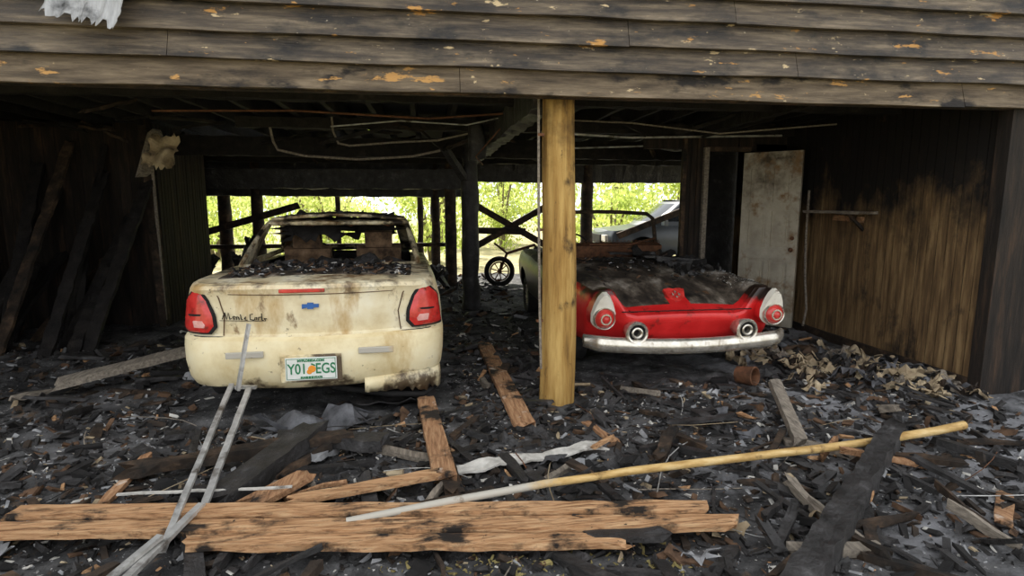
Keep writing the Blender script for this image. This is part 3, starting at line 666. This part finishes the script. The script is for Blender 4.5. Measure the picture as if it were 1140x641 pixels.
mb.build('trunk_emblem',tb)
for i,(x,y) in enumerate([(-.76,1.05),(.76,1.05),(-.76,3.6),(.76,3.6)]): wheel('wheel_%d'%(i+1),tb,x,y,.26,.29,.17,'chrome')
mb=MB()
chips(mb,-.6,.6,.6,1.95,600,lambda x,y:HT(x,y)+.004,.006,.045,[('char',44),('black',24),('brown',14),('white',4),('ash',10)],seed=31,excl=lambda x,y: random.Random(int(x*999+y*77)).random()>(y-.5))
chips(mb,.3,.82,.9,2.6,420,lambda x,y:HT(x,y)+.01,.015,.11,[('char',50),('black',22),('charl',14),('ash',6)],seed=32,flat=.8)
chips(mb,-.6,.6,2.05,2.95,200,lambda x,y:.88,.02,.1,[('char',40),('rust',22),('charl',14)],seed=33,flat=.7)
chips(mb,-.75,.75,3.1,4.3,160,lambda x,y:HT(x,y),.02,.08,[('char',40),('black',22),('charl',14)],seed=34,flat=.7)
chips(mb,.6,.84,.2,1.0,160,lambda x,y:HT(x,y)+.002,.006,.025,[('white',50),('ash',30)],seed=35)
mb.plank((.2,1.6,1.0),(.75,1.3,.97),.06,.03,'char',seed=2,nz=.01); mb.plank((-.1,1.9,1.01),(.7,2.0,.99),.05,.03,'char',seed=3,nz=.01)
mb.sheet((.35,1.75,1.02),.5,.35,'char',(.1,.1,.3),amp=.12,fr=7,seed=8,n=12)
mb.build('deck_debris',tb)
mb=MB(); mb.tube([(-.6,.55,.845),(-.62,.3,.78),(-.64,.12,.70)],.004,'black'); mb.tube([(.6,.55,.845),(.62,.3,.78),(.64,.12,.70)],.004,'black'); mb.tube([(x/20,.005 if abs(x)<13 else .01,.668) for x in range(-12,13)],.005,'black'); mb.build('panel_seams',tb)

# ------------------------------------------------------------ parked SUV outside
sv=empty('parked_suv',(8.9,14.3,0),90)
def HS(x,y): return interp([(0,1.05),(3.5,1.05),(3.7,1.02),(4.6,.92),(4.75,.80)],y)+.03*(1-min(1,(x/.9)**2))
LS=[(0,.1,4.7,.86,.12,.06,.15),(.15,.03,4.75,.90,.14,.06,.15),(.5,0,4.78,.93,.15,.06,.15),(.85,.02,4.75,.91,.15,.06,.15),(1,.08,4.7,.87,.14,.06,.15)]
s=car_shell(4.78,LS,HS,lambda y:1,lambda x,y:'grey','grey',.35,arches=[(.95,.38,.42),(3.8,.38,.42)]); 
s.build('body',sv,smooth=40)
GS=[(1.05,.1,3.75,.84,.12,.05,.15),(1.15,.14,3.6,.82,.12,.05,.15),(1.4,.25,3.2,.76,.12,.05,.12),(1.58,.35,2.95,.70,.12,.05,.1),(1.64,.45,2.85,.66,.12,.05,.1)]
g=greenhouse(GS,lambda x,y:1.64+.04*(1-(x/.66)**2),('grey','glass','grey'),lambda k,t,li:1<=li<=2 and (k in('r','R') or (k=='s' and (.06<t<.30 or .36<t<.62 or .68<t<.97))))
g.build('cabin',sv,smooth=40)
for i,(x,y) in enumerate([(-.84,.95),(.84,.95),(-.84,3.8),(.84,3.8)]): wheel('wheel_%d'%(i+1),sv,x,y,.36,.36,.22,'alu')
mb=MB(); mb.box((0,4.74,.72),(1.0,.06,.22),'black'); 
for s_ in(-1,1): mb.box((s_*.68,4.70,.75),(.32,.08,.16),'white'); mb.box((s_*.98,3.3,1.12),(.2,.10,.14),'grey')
mb.box((0,2.4,.4),(1.6,4.2,.1),'black'); mb.build('front_details',sv,bevel=.01)

bw=empty('spoked_cart_wheel',(1.30,11.0,.29),0)
mb=MB(); R0=.25
mb.tube([(R0*math.cos(a*math.pi/14),0,R0*math.sin(a*math.pi/14)) for a in range(29)],.05,'tyre',10); mb.tube([(.18*math.cos(a*math.pi/14),0,.18*math.sin(a*math.pi/14)) for a in range(29)],.015,'rust',8)
for a in range(9): mb.tube([(0,0,0),(.19*math.cos(a*.7),0,.19*math.sin(a*.7))],.012,'rust',6)
mb.tube([(0,-.07,0),(0,.07,0)],.04,'rust',12); mb.build('rim_and_tyre',bw,smooth=60)
mb=MB(); mb.tube([(0,0,0),(.15,0,.35),(.7,.1,.5),(1.0,.1,.1)],.03,'rust',8); mb.tube([(.15,0,.35),(-.1,0,.55)],.02,'rust',8); mb.build('fork_frame',bw)
mb=MB()
for (x,y,w,h) in [(-4.0,10.3,1.0,.75),(-3.2,10.6,.5,.85),(-2.6,9.0,.6,.45),(.0,10.8,.6,.4)]:
    for i in range(9): mb.plank((x+rr.uniform(-w,w)*.5,y+rr.uniform(-.3,.3),rr.uniform(0,.2)),(x+rr.uniform(-w,w)*.5,y+rr.uniform(-.3,.3),h*rr.uniform(.6,1.2)),.12,.07,'char',seed=i,nz=.02)
mb.build('burnt_junk_heap')

# ------------------------------------------------------------ big debris pieces
def single(name,*a,**k):
    mb=MB(); mb.plank(*a,**k); return mb.build(name)
mb=MB()
mb.plank((-2.0,2.868,.135),(1.30,2.503,.105),.092,.035,'wood',jag=.05,seed=1,nz=.008)
mb.plank((-2.1,2.752,.12),(1.39,2.385,.09),.098,.035,'wood',jag=.06,seed=2,nz=.008)
mb.plank((-1.05,2.542,.10),(.82,2.332,.075),.082,.035,'wood',jag=.08,seed=3,nz=.012)
mb.plank((-2.0,2.81,.09),(1.3,2.44,.065),.05,.02,'charl',jag=.05,seed=44,nz=.006)
mb.plank((.70,2.40,.08),(1.05,2.34,.09),.10,.03,'char',jag=.05,seed=45,nz=.01)
mb.build('tongue_and_groove_planks')
mb=MB(); mb.plank((.55,6.17,.07),(.62,3.80,.07),.15,.04,'woody',jag=.06,seed=4); mb.build('scorched_plank')
mb=MB(); mb.plank((-.07,4.40,.08),(.05,3.02,.10),.13,.045,'woody',jag=.05,seed=5); mb.plank((-.02,3.95,.05),(.10,2.90,.06),.10,.04,'charl',jag=.05,seed=15); mb.build('scorched_plank')
mb=MB(); mb.plank((-.72,2.83,.12),(.0,3.02,.12),.075,.03,'wood',jag=.04,seed=6); mb.plank((-.62,2.93,.09),(.03,3.10,.08),.07,.03,'wood',jag=.05,seed=7); mb.plank((-.95,2.86,.09),(-.72,3.12,.11),.13,.03,'woody',jag=.07,seed=17); mb.build('broken_board')
single('grey_timber',(-3.0,4.95,.16),(-1.95,5.65,.30),.17,.06,'greyw',jag=.08,seed=8)
single('charred_timber',(-1.12,2.92,.08),(-.78,3.72,.14),.16,.09,'char',jag=.06,seed=9,nz=.02)
single('charred_timber',(1.35,1.85,.08),(3.05,3.28,.10),.12,.11,'char',jag=.08,seed=10,nz=.025,step=.05)
single('charred_timber',(-1.75,3.35,.10),(-.55,3.62,.13),.10,.06,'charl',jag=.06,seed=11,nz=.02)
single('charred_timber',(-1.0,3.75,.08),(-.35,3.55,.10),.13,.07,'char',jag=.06,seed=31,nz=.02)
single('grey_post_stub',(2.35,3.25,.06),(2.62,3.98,.22),.08,.06,'greyw',jag=.04,seed=12)
mb=MB(); pts=[(lerp(-.42,3.5,i/16),lerp(2.60,3.21,i/16),.12+.03*math.sin(i*.35)+.002*i) for i in range(17)]
mb.tube(pts,[.018+.010*i/16 for i in range(17)],'bamboo',14,nz=.004); mb.build('long_yellow_pole',smooth=50)
mb=MB()
mb.plank((-1.22,3.98,.80),(-1.30,3.92,.36),.035,.018,'alu',jag=0,nz=.002,seed=1)
mb.plank((-1.34,3.93,.40),(-1.19,2.50,.10),.03,.02,'alu',jag=0,nz=.003,seed=2)
mb.plank((-1.34,4.0,.36),(-1.20,3.98,.36),.03,.02,'alu',jag=0,nz=.002,seed=5)
mb.plank((-1.24,3.96,.36),(-1.13,2.80,.12),.035,.02,'alu',jag=0,nz=.003,seed=3)
mb.plank((-1.13,2.80,.15),(-1.27,2.0,.12),.035,.02,'alu',jag=0,nz=.003,seed=4)
mb.plank((-1.19,2.50,.17),(-1.42,1.9,.10),.03,.02,'alu',jag=0,nz=.003,seed=6)
mb.build('bent_aluminium_rails')
mb=MB(); mb.lathe((2.74,4.55,.10),(.6,-1,.15),[(.05,-.1),(.075,-.1),(.085,.06),(.075,.065),(.066,.05),(.06,-.05),(.001,-.06)],'rust',24); mb.build('rusty_tin_can',smooth=40)
mb=MB(); mb.sheet((-.80,4.00,.10),.6,.24,'metald',(.15,.1,.5),amp=.14,seed=5,fr=7,n=16,ragged=.4); mb.build('crumpled_sheet_metal',thick=.003)
mb=MB(); mb.plank((.12,3.20,.05),(1.05,3.40,.06),.11,.012,'white',jag=.08,seed=13,nz=.025,step=.05); mb.build('plaster_strip')
mb=MB(); mb.plank((.98,3.33,.08),(1.14,3.42,.10),.03,.02,'wood',jag=.03,seed=14); mb.build('wood_splinter')
mb=MB(); mb.plank((-1.6,2.98,.14),(-.75,2.98,.12),.014,.010,'white',jag=0,seed=16,nz=.01); mb.build('white_trim_strip')
mb=MB(); r2=random.Random(11)
for i in range(150):
    t=r2.random(); x=lerp(3.1,4.5,t)+r2.gauss(0,.16); y=lerp(5.4,4.35,t)+r2.gauss(0,.34)
    x=min(4.42,x)
    mb.sheet((x,y,.04+r2.uniform(0,.05)),r2.uniform(.06,.26),r2.uniform(.05,.14),r2.choice(['tan','tan','tan','greyw','charl','char','metald']),(r2.gauss(0,.22),r2.gauss(0,.22),r2.uniform(0,6)),amp=.12,fr=11,seed=i,n=7,ragged=.6)
mb.build('torn_insulation_paper',thick=.003)
mb=MB(); r3=random.Random(5)
def inx(x,y): return (-1.83<x<.16 and y>4.2) or (1.3<x<3.2 and y>4.7) or ((x-.985)**2+(y-4.4)**2<.04) or y>8 and x<-3.3
for i in range(300):
    x=r3.uniform(-3.6,4.1); y=2.1+r3.random()**1.5*4.8
    if inx(x,y): continue
    a=r3.uniform(0,6.3); L_=r3.uniform(.10,.48); k=pick([('char',54),('charl',24),('woody',5),('wood',3),('greyw',8),('ash',2)],r3)
    if inx(x+L_*math.cos(a),y+L_*math.sin(a)): continue
    z=gz(x,y)+.02
    mb.plank((x,y,z),(x+L_*math.cos(a),y+L_*math.sin(a),z+r3.uniform(-.01,.08)),r3.uniform(.015,.08),r3.uniform(.01,.05),k,jag=.035,seed=i+100,nz=.014)
mb.build('burnt_lath_debris')
mb=MB()
for i in range(46):
    x=r3.uniform(-2.4,3.6); y=r3.uniform(2.1,4.1)
    if inx(x,y): continue
    a=r3.uniform(0,6.3); L_=r3.uniform(.2,.9); z=gz(x,y)+.03
    mb.tube([(x+L_*t*math.cos(a+.25*t),y+L_*t*math.sin(a+.25*t),z+.03*math.sin(t*3+i)) for t in [0,.25,.5,.75,1]],r3.uniform(.0015,.004),r3.choice(['rust','black','greyw','alu','tan','char']),6)
mb.build('wires_and_rods')
mb=MB()
chips(mb,-3.6,4.4,2.0,4.6,12500,gz,.006,.080,seed=1,excl=inx)
chips(mb,-4.6,4.4,4.4,7.0,4600,gz,.010,.10,seed=2,excl=inx)
chips(mb,-3.2,3.0,7.0,12.5,1400,gz,.03,.16,seed=3,excl=inx)
chips(mb,-1.2,.6,3.6,5.4,1500,gz,.006,.028,[('white',35),('ash',50),('tan',10)],seed=4,excl=lambda x,y: inx(x,y))
chips(mb,1.2,3.8,3.4,4.7,1000,gz,.006,.032,[('white',20),('ash',70),('tan',10)],seed=5)
chips(mb,-2.6,-1.0,2.6,4.1,900,gz,.008,.045,[('white',30),('ash',40),('brown',30),('tan',20)],seed=6)
chips(mb,1.0,3.2,2.0,3.2,700,gz,.006,.03,[('white',20),('ash',70),('wood',8)],seed=7)
chips(mb,-.3,1.1,2.05,2.40,500,gz,.008,.03,[('leafb',60),('tan',10),('ash',30)],seed=8)
mb.build('charred_rubble')
mb=MB()
for i in range(150):
    x=r3.uniform(-2.6,3.8); y=r3.uniform(2.1,6.0)
    if inx(x,y): continue
    s_=r3.uniform(.05,.18)
    mb.sheet((x,y,gz(x,y)+.02),s_,s_*r3.uniform(.4,.8),pick([('char',46),('black',20),('metald',12),('ash',8),('tan',5)],r3),(r3.gauss(0,.25),r3.gauss(0,.25),r3.uniform(0,6)),amp=.08,fr=11,seed=i,n=5,ragged=.6)
mb.build('burnt_sheet_scraps',thick=.003)

# ------------------------------------------------------------ trees and shrubs behind
def leafmesh(n,rx,rz,seed,ls=.13):
    r=random.Random(seed); mb=MB(); vs=[];fs=[]
    cl=[(Vector((r.gauss(0,rx*.45),r.gauss(0,rx*.45),r.gauss(0,rz*.4))),r.uniform(.3,.7)) for _ in range(26)]
    for i in range(n):
        c,q=r.choice(cl); p=c+Vector((r.gauss(0,q*.5),r.gauss(0,q*.5),r.gauss(0,q*.4)))
        E=Euler((r.uniform(0,6),r.uniform(0,6),r.uniform(0,6))).to_matrix(); s_=ls*r.uniform(.5,1.3)
        o=len(vs)
        for a,b in [(-1,0),(0,-.45),(1,0),(0,.45)]: vs.append(p+E@Vector((a*s_/2,b*s_/2,0)))
        fs.append((o,o+1,o+2,o+3))
    mb.add(vs,fs,'leaf'); return mb
r4=random.Random(9)
for kind in range(3):
    lm=leafmesh(2600,1.5,1.2,kind,.15); first=None
    for i in range(9):
        x=-15+ i*4.1+r4.uniform(-1.4,1.4)+kind; y=17.5+kind*3+r4.uniform(-1,1); zz=r4.uniform(.9,1.6) if kind<2 else 2.6
        e=empty('leafy_shrub' if kind<2 else 'broadleaf_tree',(x,y,-.05),r4.uniform(0,360))
        if first is None:
            first=lm.build('foliage',e); o=first
        else:
            o=bpy.data.objects.new('foliage',first.data); C.objects.link(o); o.parent=e
        sc=r4.uniform(.9,1.3) if kind<2 else 1.7
        o.location=(0,0,zz+(.8 if kind==2 else 0)); o.scale=(sc,sc,sc)
        mb=MB()
        for b in range(4 if kind<2 else 2):
            dx,dy=r4.uniform(-.5,.5),r4.uniform(-.5,.5)
            mb.tube([(dx*.2,dy*.2,0),(dx*.5,dy*.5,zz*.6),(dx*1.2,dy*1.2,zz*1.3),(dx*2,dy*2,zz*1.8)],[.07,.05,.035,.015] if kind<2 else [.16,.13,.09,.03],'bark',8)
        mb.build('trunk',e,smooth=60)

# ------------------------------------------------------------ light
w=bpy.data.worlds.new('sky'); bpy.context.scene.world=w; w.use_nodes=True
bg=w.node_tree.nodes['Background']; bg.inputs[0].default_value=(.93,.96,1,1); bg.inputs[1].default_value=1.75
sd=bpy.data.lights.new('sun','SUN'); sd.energy=11; sd.angle=rad(2); sd.color=(1,.95,.85)
so=bpy.data.objects.new('sun',sd); C.objects.link(so); so.rotation_euler=(rad(-42),0,rad(18)); so.location=(0,20,20)
# ------------------------------------------------------------ camera
cd=bpy.data.cameras.new('camera'); cam=bpy.data.objects.new('camera',cd); C.objects.link(cam)
cam.location=(0,0,1.6); cam.rotation_euler=(rad(90-8.4),0,rad(-8)); cd.sensor_width=36; cd.lens=36*640/1140; cd.clip_start=.05
bpy.context.scene.camera=cam
vs_=bpy.context.scene.view_settings
vs_.view_transform='Standard'; vs_.look='None'; vs_.exposure=0
